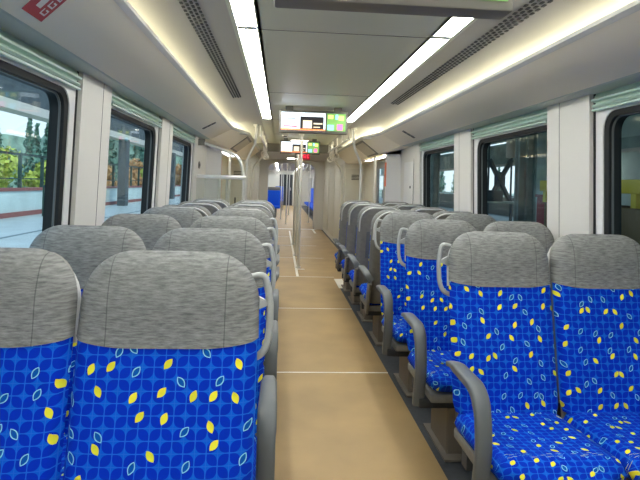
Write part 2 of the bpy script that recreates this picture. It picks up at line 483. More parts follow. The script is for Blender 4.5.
    A = [(.99, 7.05, 2.086), (.965, 7.05, 2.100), (.965, 7.05, 2.120)]
    Bq = [(.80, 7.50, 2.05), (.775, 7.50, 2.066), (.775, 7.50, 2.09)]
    for i in (0, 1): quad(A[i], A[i + 1], Bq[i + 1], Bq[i])
    quad(A[2], (1.0, 7.05, 2.105), (.82, 7.5, 2.07), Bq[2])
    struct('trim_cove_lip_' + side, b, M['lip'], 30)
    # cove back shelf and end boxes
    b = NB(); extrude_y(b, [(X(1.0), 2.106), (X(1.36), 2.06), (X(1.36), 2.04), (X(1.0), 2.09)], Y0, 7.3)
    extrude_y(b, [(X(.80), 2.066), (X(1.36), 2.066), (X(1.36), 2.05), (X(.80), 2.05)], 7.3, 11.2)
    struct('trim_cove_shelf_' + side, b, M['lip'], 0)
    # cove lamp
    t = thing('cove_lamp', 'warm white cove lamp hidden behind the %s ceiling lip' % side, 'light', (X(1.14), 2.0, 2.105), 0, 'cove lamps')
    part('lamp_tube', M['cove'], t, (-.02, .02, Y0 - 2.0 + .1, 5.1, -.005, .015))
    part('lamp_base', M['lip'], t, (-.03, .03, Y0 - 2.0 + .1, 5.1, -.03, -.005))
    part('lamp_tube', M['cove'], t, (-.13 if sd > 0 else .09, -.09 if sd > 0 else .13, 5.3, 9.1, -.030, -.012))
    # curved ceiling flank
    b = NB()
    pf = [(.605, 2.232), (.75, 2.228), (.90, 2.212), (1.02, 2.195), (1.12, 2.172), (1.22, 2.14), (1.32, 2.09)]
    pr = [(X(x), z) for x, z in pf] + [(X(x), z + .03) for x, z in pf[::-1]]
    extrude_y(b, pr, Y0, 11.2)
    struct('ceiling_flank_' + side, b, M['ceil_side'], 40)
    # strip light housing + diffuser segments
    t = thing('ceiling_strip_light', 'long white ceiling strip light on the %s of the grey ceiling panel' % side, 'light', (X(.53), 0, 2.232), 0, 'ceiling strip lights')
    part('light_housing', M['ceil'], t, (-.075, -.052, Y0, 11.2, -.006, .03), (.052, .075, Y0, 11.2, -.006, .03), (-.052, .052, 6.95, 11.2, -.004, .03))
    for y0, y1 in ((-3.1, -1.12), (-1.08, .88), (.92, 2.88), (2.92, 4.88), (4.92, 6.93)):
        part('light_diffuser', M['strip'], t, (-.05, .05, y0 + .012, y1 - .012, -.003, .02))
    for y in (-1.1, .9, 2.9, 4.9): part('joint_cover', M['ceil'], t, (-.05, .05, y - .03, y + .03, -.002, .02))
    # perforated air vent
    t = thing('air_vent', 'perforated strip of small dark vent slots in the %s ceiling flank' % side, 'vent', (X(.775), 0, 2.2185), 0, 'perforated ceiling vents')
    b = NB()
    for i in range(int((5.3 + 1.0) / .056)):
        y = -1.0 + i * .056
        for j in range(4):
            x = -.040 + j * .023
            z = -.0035 + .0055 - abs(x) * 0 - (x + .0) * .10 * 1
            yo = y + (.028 if j % 2 else 0); box(b, min(X(x), X(x + .013)), max(X(x), X(x + .013)), yo, yo + .027, z - .001, z + .004)
    o = build('vent_slots', b, M['slot'], t, 0)
    # side wall lower heater duct
    b = NB(); box(b, min(X(1.28), X(1.40)), max(X(1.28), X(1.40)), Y0, 7.4, .02, .26)
    struct('baseboard_' + side, b, M['dark'], 0)

# ceiling centre
b = NB(); box(b, -.47, .47, Y0, 11.2, 2.226, 2.27); box(b, -1.45, 1.45, Y0, 11.2, 2.29, 2.33)
struct('ceiling', b, M['ceil'], 0)
b = NB()
for y in (-1.1, .9, 2.9, 4.9, 6.95, 9.0): box(b, -.47, .47, y - .002, y + .002, 2.2245, 2.227)
struct('trim_ceiling_joints', b, M['slot'], 0)
b = NB(); box(b, -1.6, 1.6, Y0 - .1, Y0, -.1, 2.4); struct('wall_rear', b, M['wall'], 0)

# ------------------------------------------------------------------ door vestibule (7.5 .. 11.2)
for sd, side in ((-1, 'left'), (1, 'right')):
    X = lambda x: sd * x
    def bx(b, x0, x1, *r): box(b, min(X(x0), X(x1)), max(X(x0), X(x1)), *r)
    b = NB(); bx(b, 1.16, 1.45, 7.50, 7.58, 0, 2.05); struct('wall_screen_' + side, b, M['white'], 0)
    b = NB(); bx(b, 1.44, 1.5, 7.58, 8.25, 0, 2.2); bx(b, 1.44, 1.5, 9.95, 11.2, 0, 2.2); bx(b, 1.44, 1.5, 8.25, 9.95, 1.95, 2.2)
    struct('wall_vestibule_' + side, b, M['cabinet'], 0)
    # header over the door
    b = NB()
    extrude_y(b, [(X(.80), 2.05), (X(1.05), 1.86), (X(1.45), 1.86), (X(1.45), 2.05)], 7.50, 11.2)
    struct('trim_door_header_' + side, b, M['panel'], 30)
    b = NB()
    extrude_y(b, [(X(.80), 2.048), (X(.775), 2.062), (X(.775), 2.088), (X(.80), 2.075)], 7.50, 11.2)
    struct('trim_header_lip_' + side, b, M['lip'], 30)
    # grille panel let into the sloping header face
    t = thing('header_grille', 'brown grey access grille on the sloping %s door header' % side, 'grille', (X(.925), 7.97, 1.955), 0, 'door header grilles')
    b = NB()
    n = Vector((-.19, 0, -.25)).normalized()
    d = Vector((.25, 0, -.19)).normalized()
    def slope_panel(b, w, y0, y1, h0, h1):
        vs = []
        for h in (h0, h1):
            for s, y in ((-w, y0), (w, y0), (w, y1), (-w, y1)):
                p = d * s + n * h; vs.append(b.verts.new((X(p.x), y, p.z)))
        for f in ((0, 1, 2, 3), (4, 7, 6, 5), (0, 4, 5, 1), (1, 5, 6, 2), (2, 6, 7, 3), (3, 7, 4, 0)): b.faces.new([vs[i] for i in f])
    slope_panel(b, .152, -.44, .44, .001, .010); build('frame', b, M['house'], t, 0)
    b = NB(); slope_panel(b, .118, -.39, .39, .008, .016); build('grille_panel', b, M['grille'], t, 0)
    # light under the header
    t = thing('door_light', 'short bright lamp under the %s door header' % side, 'light', (X(1.2), 8.6, 1.855), 0, 'door header lamps')
    part('diffuser', M['door_light'], t, (-.05, .05, -.9, .9, -.012, 0))
    part('lamp_frame', M['white'], t, (-.07, -.05, -.92, .92, -.014, 0), (.05, .07, -.92, .92, -.014, 0))
    # sliding door, two leaves
    dn = 'door_1' if sd < 0 else 'door_2'
    b = NB(); bx(b, 1.44, 1.47, 8.25, 8.29, 0, 1.95); bx(b, 1.44, 1.47, 9.91, 9.95, 0, 1.95); bx(b, 1.44, 1.47, 8.25, 9.95, 1.91, 1.95)
    dr = struct(dn, b, M['steel'], 0)
    for y0, y1 in ((8.29, 9.095), (9.105, 9.91)):
        b = NB(); bx(b, 1.455, 1.485, y0, y1, .01, .95); bx(b, 1.455, 1.485, y0, y1, 1.72, 1.91); bx(b, 1.455, 1.485, y0, y0 + .14, .95, 1.72); bx(b, 1.455, 1.485, y1 - .14, y1, .95, 1.72)
        lf = build('door_leaf', b, M['door'], dr, 0)
        b = NB(); bx(b, 1.468, 1.474, y0 + .14, y1 - .14, .95, 1.72); build('pane', b, M['glass'], lf, 0)
    b = NB(); bx(b, 1.425, 1.442, 8.18, 8.24, .9, 1.80); bx(b, 1.425, 1.442, 9.96, 10.02, .9, 1.80); build('door_edge_marker', b, M['orange'], dr, 0)
    # equipment cabinet walls beyond the vestibule
    t = thing('equipment_cabinet', 'tall beige equipment cabinet on the %s between vestibule and gangway' % side, 'cabinet', (X(1.2), 11.2, 0), 0, 'equipment cabinets')
    xa, xb = sorted((X(1.0) - X(1.2), X(1.46) - X(1.2)))
    part('cabinet_body', M['cabinet'], t, (xa, xb, 0, 5.3, 0, 2.12))
    cx = (xa + xb) / 2
    b = NB(); box(b, xa + .03, xb - .05, -.012, 0, .12, 1.75, bevel=.004); dd = build('cabinet_door', b, M['lip'], t)
    part('handle', M['dark'], dd, (cx - .05, cx - .02, -.025, -.012, .95, 1.08))
    part('door_vent', M['slot'], dd, *[(cx - .08, cx + .08, -.015, -.012, 1.52 + .03 * k, 1.535 + .03 * k) for k in range(4)])
    xs = xa if sd > 0 else xb
    for k in range(3):
        part('side_door', M['lip'], t, (xs - .012 * (1 if sd > 0 else 0), xs + .012 * (0 if sd > 0 else 1), .3 + k * 1.65, 1.8 + k * 1.65, .12, 1.85), bevel=.004)

for k, (y, z, w) in enumerate(((8.2, 2.226, 'over the vestibule just past the seats'), (10.3, 2.226, 'over the far half of the vestibule'), (12.6, 2.12, 'between the equipment cabinets'), (15.2, 2.12, 'just before the gangway arch'))):  # added lights, put in to brighten the dim vestibule and passage
    t = thing('added_ceiling_light', 'added flat square fill light on the ceiling %s' % w, 'light', (0, y, z), 0, 'added square fill lights')
    part('diffuser', M['added_fill_light'], t, (-.16, .16, -.25, .25, -.008, 0))
    part('light_frame', M['white'], t, (-.18, -.16, -.27, .27, -.011, 0), (.16, .18, -.27, .27, -.011, 0), (-.16, .16, -.27, -.25, -.011, 0), (-.16, .16, .25, .27, -.011, 0))

# lower folding seat by the right cabinet
t = thing('fold_down_seat', 'blue tip up seat folded on a dark bracket against the right vestibule wall', 'seat', (1.30, 10.85, 0), 0)
part('bracket', M['dark'], t, (-.14, .13, .05, .30, .10, .62), bevel=.01)
part('seat_pad', M['blue_plain'], t, (-.16, .10, -.08, .05, .36, .60), bevel=.03)

# low ceiling between vestibule and gangway, end wall with arch
b = NB(); box(b, -1.5, 1.5, 11.2, 17.2, 2.12, 2.3); struct('ceiling_end', b, M['ceil_side'], 0)
b = NB(); box(b, -1.0, 1.0, 11.18, 11.30, 2.06, 2.30); struct('trim_portal_beam', b, M['house'], 0)
def arch_wall(b, y0, y1, xh, zt, r, xo=1.5, zo=2.3):
    pts = [(-xh, 0)] + [(-xh + r - r * math.cos(R(a)), zt - r + r * math.sin(R(a))) for a in range(0, 91, 15)] + [(xh - r + r * math.sin(R(a)), zt - r + r * math.cos(R(a))) for a in range(0, 91, 15)] + [(xh, 0)]
    prof = [(-xo, 0)] + [(-xo, zo), (xo, zo), (xo, 0)] + pts[::-1]
    extrude_y(b, prof, y0, y1)
b = NB(); arch_wall(b, 16.5, 16.62, .74, 2.05, .22); struct('wall_gangway_near', b, M['white'], 30)
b = NB(); arch_wall(b, 16.62, 17.2, .80, 2.09, .22); struct('wall_gangway_bellows', b, M['shell'], 30)
b = NB(); arch_wall(b, 17.2, 17.32, .74, 2.05, .22); struct('wall_gangway_far', b, M['white'], 30)

# ------------------------------------------------------------------ next car, seen through the gangway
b = NB(); box(b, -1.45, 1.45, 17.2, 34.5, 2.22, 2.3); struct('ceiling_next_car', b, M['ceil_side'], 0)
for sd, side in ((-1, 'left'), (1, 'right')):
    x0, x1 = sorted((sd * 1.40, sd * 1.5))
    b = NB(); box(b, x0, x1, 17.2, 34.5, 0, .95); box(b, x0, x1, 17.2, 34.5, 1.8, 2.3)
    for k in range(7): box(b, x0, x1, 17.2 + k * 2.8, 18.2 + k * 2.8, .95, 1.8)
    struct('wall_next_car_' + side, b, M['wall'], 0)
    t = thing('ceiling_strip_light', 'distant ceiling strip light on the %s of the next car' % side, 'light', (sd * .53, 26, 2.22), 0, 'ceiling strip lights of the next car')
    part('light_diffuser', M['strip'], t, (-.05, .05, -8.5, 8.2, -.012, 0))
    part('light_housing', M['ceil'], t, (-.07, -.05, -8.5, 8.2, -.014, 0), (.05, .07, -8.5, 8.2, -.014, 0))
b = NB(); box(b, -1.5, -.42, 34.4, 34.5, 0, 2.3); box(b, .42, 1.5, 34.4, 34.5, 0, 2.3); box(b, -.42, .42, 34.4, 34.5, 1.98, 2.3)
struct('wall_far_end', b, M['cabinet'], 0)
b = NB(); box(b, -.42, .42, 34.42, 34.47, 0, 1.98); dr = struct('door_3', b, M['dark'], 0)
part('door_pane', M['glass'], dr, (-.16, .16, 34.40, 34.42, 1.0, 1.75)); part('door_handle', M['steel'], dr, (.28, .31, 34.37, 34.42, .95, 1.15))

# ------------------------------------------------------------------ seats
def back_rows(z0, z1, top, r, n):
    rows = []
    for i in range(n + 1):
        v = z0 + (z1 - z0) * i / n
        rows.append(v)
    return rows

SW, STOP, SBOT, SR = .472, 1.206, .44, .130
def half_w(z):
    w = SW / 2 - .006 * max(0, (z - .9)) / .3
    if z > STOP - SR:
        q = z - (STOP - SR); return w - SR + math.sqrt(max(SR * SR - q * q, 0)) if q < SR else w - SR
    if z < SBOT + .03: return w - .01
    return w
def lean_y(z): return -(STOP - z) * .20

def cushion_shell(bm, cx, zs, front, back, uvl, edge_pow=7, zoff=(0, 0), ns=24, grow=0.0, bottomcurve=None):
    """closed pillow between a front and a back surface, rows at heights zs (bottom to top)"""
    F_, B_ = [], []
    for z in zs:
        hw = half_w(z) + grow
        fr, bk = [], []
        for j in range(ns + 1):
            s = -1 + 2 * j / ns
            s = math.copysign(abs(s) ** .8, s)
            k = (1 - abs(s) ** edge_pow) ** .5 if abs(s) < 1 else 0.0
            g = 1.0
            if z > STOP - .05: g = math.sqrt(max(0, 1 - ((z - (STOP - .05)) / .05) ** 2))
            zz = z + (bottomcurve(s) if (bottomcurve and z == zs[0]) else 0)
            fr.append(bm.verts.new((cx + s * hw, lean_y(z) - front(s, z) * k * g + .03, zz)))
            bk.append(bm.verts.new((cx + s * hw, lean_y(z) + back(s, z) * k * g + .03, zz)))
        F_.append(fr); B_.append(bk)
    faces = []
    for rows in (F_, B_):
        for a, b in zip(rows, rows[1:]):
            for j in range(ns): faces.append(bm.faces.new((a[j], a[j + 1], b[j + 1], b[j])))
    for a, c in ((F_[0], B_[0]), (F_[-1], B_[-1])):
        for j in range(ns):
            faces.append(bm.faces.new((a[j], a[j + 1], c[j + 1], c[j])))
    for f in faces:
        for l in f.loops: l[uvl].uv = (l.vert.co.x - cx, l.vert.co.z)
    bmesh.ops.remove_doubles(bm, verts=bm.verts, dist=.0004)

def lerp(a, b, t): return a + (b - a) * t
ZS = .968                                                     # lower hem of the grey cover at mid-width
def make_double_seat(aisle, handle):
    """double seat facing -Y, its aisle side at sign(aisle)*x; origin on the floor under the headrest front"""
    root = thing('double_seat', 'seat', 'seat')
    for cx in (-.240, .240):
        # blue backrest
        b = NB(); uvl = b.loops.layers.uv.new('UVMap')
        zs = [lerp(SBOT, ZS + .03, i / 14) for i in range(15)]
        bul = lambda s, z: .045 + .010 * math.exp(-((z - .62) / .12) ** 2) * (1 - s * s)
        cushion_shell(b, cx, zs, bul, lambda s, z: .02, uvl, edge_pow=9)
        br = build('backrest', b, M['blue'], root, 60)
        # grey headrest cover
        b = NB(); uvl = b.loops.layers.uv.new('UVMap')
        zs = [lerp(ZS, STOP - .06, i / 8) for i in range(9)] + [STOP - .06 + .06 * math.sin(R(90 * i / 10)) for i in range(1, 11)]
        hb = lambda s, z: .050 + .016 * math.exp(-((z - 1.10) / .07) ** 2) * (1 - abs(s) ** 3)
        cushion_shell(b, cx, zs, hb, lambda s, z: .045, uvl, edge_pow=7, grow=.003, bottomcurve=lambda s: .012 * max(0, abs(s) - .45) ** 1.3 * 3)
        build('headrest_cover', b, M['grey'], br, 60)
        # back shell
        b = NB(); uvl = b.loops.layers.uv.new('UVMap')
        zs = [lerp(SBOT - .05, STOP - .10, i / 12) for i in range(13)] + [STOP - .10 + .085 * math.sin(R(90 * i / 6)) for i in range(1, 7)]
        cushion_shell(b, cx, zs, lambda s, z: -.004, lambda s, z: .072, uvl, edge_pow=10, grow=-.002)
        sh = build('back_shell', b, M['shell'], root, 60)
        # pale trim bow round the shell's upper edge
        b = NB()
        pts = []
        for z in [.95 + i * .02 for i in range(6)]: pts.append((-half_w(z) + .016, z))
        for i in range(1, 9):
            z = STOP - SR + SR * math.sin(R(90 * i / 8)); pts.append((-half_w(min(z, STOP - .0005)) + .016, z - .022))
        full = pts + [(-x, z) for x, z in pts[::-1]]
        sweep(b, [(cx + x, lean_y(z) + .092, z) for x, z in full], .013, .007, ref=(0, 1, 0), n=8)
        build('trim_bow', b, M['trim'], sh, 60)
        b = NB()
        y = lambda z: lean_y(z) + .105
        vs = []
        for dy in (0, .012):
            for x, z in ((-.15, .68), (.15, .68), (.15, .95), (-.15, .95)): vs.append(b.verts.new((cx + x, y(z) - .004 + dy, z)))
        for f in ((0, 1, 2, 3), (4, 7, 6, 5), (0, 4, 5, 1), (1, 5, 6, 2), (2, 6, 7, 3), (3, 7, 4, 0)): b.faces.new([vs[i] for i in f])
        build('back_pocket', b, M['arm'], sh, 0, bevel=.004)
        # seat cushion
        b = NB(); uvl = b.loops.layers.uv.new('UVMap')
        nx, ny = 16, 16
        top, bot = [], []
        y1, y0 = lean_y(.45) + .02, lean_y(.45) - .49
        for j in range(ny + 1):
            t_ = j / ny; yy = lerp(y0, y1, t_)
            rt, rb = [], []
            for i in range(nx + 1):
                s = -1 + 2 * i / nx; s = math.copysign(abs(s) ** .75, s)
                cr_ = 0 if t_ > .12 else .06 * (1 - math.sqrt(max(0, 1 - ((.12 - t_) / .12) ** 2)))
                k = (1 - abs(s) ** 8) ** .5 if abs(s) < 1 else 0
                fz = 1.0 if t_ > .18 else math.sqrt(max(0, 1 - ((.18 - t_) / .18) ** 2))
                zmid = .395 + .03 * (1 - t_)
                rt.append(b.verts.new((cx + s * (.234 - cr_), yy, zmid + (.058 - .012 * (1 - s * s) * math.sin(math.pi * t_)) * k * fz)))
                rb.append(b.verts.new((cx + s * (.234 - cr_), yy, zmid - .055 * k * fz)))
            top.append(rt); bot.append(rb)
        fs = []
        for rows in (top, bot):
            for a, c in zip(rows, rows[1:]):
                for i in range(nx): fs.append(b.faces.new((a[i], a[i + 1], c[i + 1], c[i])))
        for i in range(nx): fs.append(b.faces.new((top[-1][i], top[-1][i + 1], bot[-1][i + 1], bot[-1][i])))
        for f in fs:
            for l in f.loops: l[uvl].uv = (l.vert.co.x - cx, l.vert.co.y + 3.1 + (l.vert.co.z if l.vert.co.y < y0 + .08 else 0))
        bmesh.ops.remove_doubles(b, verts=b.verts, dist=.0004)
        sc = build('seat_cushion', b, M['blue'], root, 70)
        b = NB(); box(b, cx - .222, cx + .222, y0 + .05, y1 + .04, .315, .36, bevel=.01); build('seat_pan', b, M['shell'], sc)
    # frame: cross beam, pedestals
    a = aisle
    b = NB(); box(b, -.46, .46, -.50, -.44, .255, .315); box(b, -.46, .46, -.26, -.20, .255, .315)
    build('seat_frame', b, M['dark'], root, 0)
    for x in (a * .30, -a * .30):
        b = NB(); box(b, x - .045, x + .045, -.50, -.20, .012, .255, bevel=.01); box(b, x - .07, x + .07, -.56, -.14, 0.004, .016)
        build('pedestal', b, M['pedestal'] if x * a > 0 else M['dark'], root, 0)
    if not handle:
        b = NB(); xa = a * .503
        sweep(b, rounded_path([(xa - a * .04, .05, .60), (xa, .045, .655), (xa, -.02, .668), (xa, -.27, .674)], .04, 5), .030, .012, ref=(1, 0, 0), n=14, square=True)
        ar = build('armrest', b, M['arm'], root, 50)
        b = NB(); sweep(b, [(xa - a * .03, .03, .60), (xa - a * .03, -.12, .315)], .014, .05, ref=(1, 0, 0), n=10, square=True); build('armrest_bracket', b, M['shell'], ar)
        return root
    # aisle armrest: a broad flat bow rising from the seat frame in front and running back
    b = NB()
    xa = a * .503
    path = rounded_path([(xa, -.15, .655), (xa, -.22, .672), (xa, -.50, .668), (xa, -.545, .50), (xa, -.50, .275)], .12, 8)
    sweep(b, path, .028, .016, ref=(1, 0, 0), n=14, square=True, taper=lambda t: .72 + .4 * min(1, t * 2.6) if t < .6 else 1.05)
    ar = build('armrest', b, M['arm'], root, 50)
    b = NB(); box(b, min(xa, a * .43), max(xa, a * .43), -.53, -.46, .265, .315, bevel=.006); build('armrest_bracket', b, M['dark'], ar)
    # grab handle on the aisle shoulder
    b = NB()
    xe = a * (.475 - .004)
    h = lambda z, dx: (xe + a * dx, lean_y(z) + .085, z)
    path = rounded_path([h(1.13, -.025), h(1.14, .016), h(1.07, .034), h(.97, .034), h(.925, .018), h(.91, -.025)], .05, 6)
    sweep(b, path, .0105, .0105, ref=(0, 1, 0), n=10)
    gh = build('grab_handle', b, M['handle'], root, 60)
    b = NB(); 
    pts = [h(1.085, -.01), h(1.060, .038), h(1.040, -.01)]
    v0 = [b.verts.new(Vector(p) + Vector((0, -.008, 0))) for p in pts]; v1 = [b.verts.new(Vector(p) + Vector((0, .008, 0))) for p in pts]
    b.faces.new(v0); b.faces.new(v1[::-1])
    for i in range(3): b.faces.new((v0[i], v0[(i + 1) % 3], v1[(i + 1) % 3], v1[i]))
    build('handle_web', b, M['handle'], gh, 0)
    return root

proto, used = {}, set()
LX, RX = -.850, .920
def put_seat(x, y, facing, label, group):
    sd = 1 if x > 0 else -1
    a = -sd if facing == 'camera' else sd
    k = (a, facing)
    if k not in proto: o = proto[k] = make_double_seat(a, facing == 'camera')
    else: o = copy_tree(proto[k])
    o.location = (x, y, 0); o.rotation_euler = (0, 0, 0 if facing == 'camera' else math.pi)
    o['label'] = label; o['category'] = 'seat'; o['group'] = group
ordw = ['nearest', 'second nearest', 'third nearest', 'fourth nearest']
for i, y in enumerate((1.46, 2.20, 3.02, 3.86)):
    put_seat(LX, y, 'camera', '%s blue leaf-print double seat facing the camera on the left of the aisle' % ordw[i], 'left seats facing the camera')
for i, y in enumerate((4.34, 5.14, 5.94)):
    put_seat(LX, y, 'away', '%s double seat turned away from the camera on the left of the aisle' % ordw[i], 'left seats facing away')
for i, y in enumerate((2.38, 3.23, 4.06)):
    put_seat(RX, y, 'camera', '%s blue leaf-print double seat facing the camera on the right of the aisle' % ordw[i], 'right seats facing the camera')
for i, y in enumerate((4.49, 5.29, 6.09, 6.85)):
    put_seat(RX, y, 'away', '%s grey-shelled double seat turned away from the camera on the right of the aisle' % ordw[i], 'right seats facing away')

# ------------------------------------------------------------------ hanging displays
def make_display():
    t = thing('passenger_display', 'display', 'display')
    b = NB(); box(b, -.362, .362, -.045, .045, -.285, -.045, bevel=.008); build('housing', b, M['house'], t)
    part('hanger', M['house'], t, (-.30, -.22, -.03, .03, -.05, .004), (.22, .30, -.03, .03, -.05, .004))
    s = part('screen', M['screen_w'], t, (-0.3417, 0.1254, -0.052, -0.044, -0.255, -0.07))
    part('picture', M['screen_k'], s, (-0.1427, 0.1081, -0.0535, -0.05, -0.245, -0.11))
    part('picture', M['screen_c'], s, (-0.1125, -0.0173, -0.0545, -0.052, -0.235, -0.15))
    part('text_line', M['screen_c'], s, (0, 0.09515, -0.0545, -0.052, -0.19, -0.175), (0, 0.0692, -0.0545, -0.052, -0.225, -0.215))
    part('text_line', M['led'], s, (-0.3201, -0.173, -0.0545, -0.05, -0.225, -0.21))
    part('text_line', M['door'], s, (-0.3114, -0.1903, -0.0545, -0.05, -0.14, -0.13), (-0.2941, -0.1816, -0.0545, -0.05, -0.18, -0.17))
    part('ticker', M['screen_o'], s, (-0.3417, 0.1254, -0.0535, -0.05, -0.255, -0.24))
    s = part('screen', M['screen_g'], t, (0.1427, 0.3417, -0.052, -0.044, -0.255, -0.07))
    part('picture', M['screen_y'], s, (0.1557, 0.2076, -0.0545, -0.05, -0.125, -0.085))
    part('picture', M['screen_y'], s, (0.2681, 0.3201, -0.0545, -0.05, -0.14, -0.09))
    part('picture', M['screen_p'], s, (0.2508, 0.3114, -0.0545, -0.05, -0.245, -0.18))
    part('picture', M['screen_b'], s, (0.1514, 0.2162, -0.0545, -0.05, -0.245, -0.19))
    part('picture', M['screen_b'], s, (0.2336, 0.2595, -0.0545, -0.05, -0.13, -0.08))
    return t
d0 = make_display()
for i, (y, lab) in enumerate(((1.62, 'nearest hanging passenger display, only its underside in the picture top'),
                              (5.72, 'hanging twin-screen passenger display before the door vestibule'),
                              (9.75, 'farther small passenger display behind the nearer twin-screen one'))):
    o = d0 if i == 0 else copy_tree(d0)
    o.location = (0, y, 2.226); tag(o, lab, 'display', 'hanging passenger displays')
    if i == 0: o.scale = (1, 1, 1)
t = thing('led_sign', 'small red dot-matrix sign hanging below the far display', 'sign', (.13, 11.1, 2.06), 0)
part('sign_body', M['led_bg'], t, (-.13, .13, -.02, .03, -.16, .0), bevel=.005)
b = NB()
for x, z, w, h_ in ((-.10, -.06, .05, .012), (-.08, -.12, .012, .07), (-.10, -.12, .05, .012), (-.02, -.12, .012, .08), (.0, -.06, .04, .012), (.0, -.09, .04, .012), (.0, -.12, .04, .012), (.07, -.12, .012, .08), (.07, -.06, .035, .012), (.07, -.12, .035, .012)):
    box(b, x, x + w, -.024, -.02, z, z + h_)
build('sign_text', b, M['led'], t, 0)
part('bracket', M['house'], t, (-.02, .02, .0, .09, -.03, .05))
t = thing('smoke_detector', 'round white detector on the vestibule ceiling', 'detector', (-.28, 9.0, 2.226), 0)
b = NB(); sweep(b, [(0, 0, 0), (0, 0, -.03)], .055, n=18); build('detector_base', b, M['white'], t)
b = NB(); sweep(b, [(0, 0, -.03), (0, 0, -.045)], .03, n=14); build('detector_sensor', b, M['slot'], t)

# ------------------------------------------------------------------ poles, rails, straps
for i, (y, lab) in enumerate(((8.9, 'steel centre pole nearest the seats in the vestibule'), (10.4, 'steel centre pole second from the seats'), (12.3, 'steel centre pole standing farthest near the gangway'))):
    ztop = 2.226 if y < 11.2 else 2.12
    t = thing('grab_pole', lab, 'pole', (0.0, y, .004), 0, 'vestibule centre poles')
    b = NB(); sweep(b, [(0, 0, .02), (0, 0, ztop - .03)], .024, n=14); build('tube', b, M['steel'], t)
    b = NB(); sweep(b, [(0, 0, 0), (0, 0, .022)], .045, n=16); build('floor_flange', b, M['steel'], t)
    b = NB(); sweep(b, [(0, 0, ztop - .03), (0, 0, ztop - .004)], .04, n=16); build('ceiling_flange', b, M['steel'], t)
for sd, side in ((-1, 'left'), (1, 'right')):
    x = sd * .64
    t = thing('overhead_grab_rail', 'long steel rail hung under the %s ceiling of the vestibule' % side, 'rail', (x, 7.7, 2.07), 0, 'overhead grab rails')
    b = NB(); sweep(b, [(0, 0, 0), (0, 3.4, 0)], .017, n=12); build('tube', b, M['steel'], t)
    for k in range(5):
        b = NB(); sweep(b, [(0, .08 + .8 * k, 0), (0, .08 + .8 * k, .158)], .012, n=8); build('hanger', b, M['steel'], t)
    for k in range(3):
        y = 9.5 + k * .6
        s = thing('hand_strap', 'white hanging hand strap on the %s overhead rail, place %s from the seats' % (side, ['first', 'second', 'last'][k]), 'strap', (x, y, 2.055), 0, 'hand straps on the %s rail' % side)
        part('strap_band', M['strap'], s, (-.016, .016, -.004, .004, -.10, .03))
        b = NB(); pts = [(.05 * math.cos(a), 0, -.145 - .05 * math.sin(a)) for a in [2 * math.pi * j / 16 for j in range(17)]]
        sweep(b, pts, .008, n=6, ref=(0, 1, 0)); build('grip_ring', b, M['strap'], s)
    # stanchion: from the ceiling, bowing outward, down behind the last seats
    t = thing('bent_stanchion', 'bent steel stanchion from ceiling to floor at the %s seat end' % side, 'pole', (sd * .70, 7.66, 0), 0, 'bent stanchions')
    b = NB(); sweep(b, rounded_path([(0, 0, 2.228), (0, 0, 1.97), (sd * .12, 0, 1.72), (sd * .12, 0, .02)], .10), .019, n=12); build('tube', b, M['steel'], t)
    b = NB(); sweep(b, [(0, 0, 2.20), (0, 0, 2.228)], .04, n=14); build('ceiling_flange', b, M['steel'], t)
    b = NB(); sweep(b, [(sd * .12, 0, .004), (sd * .12, 0, .026)], .045, n=14); build('floor_flange', b, M['steel'], t)
    t = thing('door_grab_pole', 'straight steel grab pole beside the %s vestibule screen' % side, 'pole', (sd * 1.10, 8.12, .004), 0, 'door grab poles')
    b = NB(); sweep(b, [(0, 0, .01), (0, 0, 1.855)], .019, n=12); build('tube', b, M['steel'], t)
    b = NB(); sweep(b, [(0, 0, 0), (0, 0, .022)], .045, n=14); build('floor_flange', b, M['steel'], t)
    t = thing('bent_stanchion', 'far bent steel stanchion at the %s cabinet corner' % side, 'pole', (sd * .68, 10.9, 0), 0, 'bent stanchions')
    b = NB(); sweep(b, rounded_path([(0, 0, 2.22), (0, 0, 1.97), (sd * .22, 0, 1.72), (sd * .22, 0, .02)], .10), .019, n=12); build('tube', b, M['steel'], t)
    b = NB(); sweep(b, [(0, 0, 2.19), (0, 0, 2.22)], .04, n=14); build('ceiling_flange', b, M['steel'], t)
    b = NB(); sweep(b, [(sd * .22, 0, .004), (sd * .22, 0, .026)], .045, n=14); build('floor_flange', b, M['steel'], t)

tag(part('edge_strip', M['orange'], None, (1.148, 1.159, 7.50, 7.58, 1.40, 1.74)), 'thin orange strip on the inner edge of the right vestibule screen', 'strip')

# left glass partition with curved handrail, behind the last left seats
t = thing('glass_partition', 'low glass partition with curved steel handrail behind the last left seats', 'partition', (-1.12, 6.72, 0), 0)
b = NB()
sweep(b, rounded_path([(-.22, 0, 1.88), (-.16, 0, 1.87), (.27, 0, 1.72), (.33, 0, 1.50), (.33, 0, .02)], .12), .019, n=12); build('handrail', b, M['steel'], t)
b = NB(); box(b, -.25, -.16, -.02, .02, 1.84, 1.92, bevel=.006); build('rail_socket', b, M['shell'], t)
b = NB(); box(b, -.25, .36, -.03, .03, 1.43, 1.48, bevel=.006); build('top_rail', b, M['steel'], t)
b = NB(); box(b, -.25, .31, -.005, .005, .30, 1.44); build('glass_panel', b, M['clear'], t, 0)
b = NB(); box(b, -.25, .33, -.02, .02, .26, .31); build('bottom_rail', b, M['steel'], t)
for k, (x, lab) in enumerate(((.02, 'slim steel upright'), (.12, 'slim steel upright'))):
    b = NB(); sweep(b, [(x, .03, .02), (x, .03, 1.44)], .012, n=8); build('upright', b, M['steel'], t)
t = thing('glass_partition', 'low glass partition behind the last right seats beside the tip up seat', 'partition', (1.12, 7.44, 0), 0)
b = NB(); box(b, -.30, .25, -.005, .005, .30, 1.12); build('glass_panel', b, M['clear'], t, 0)
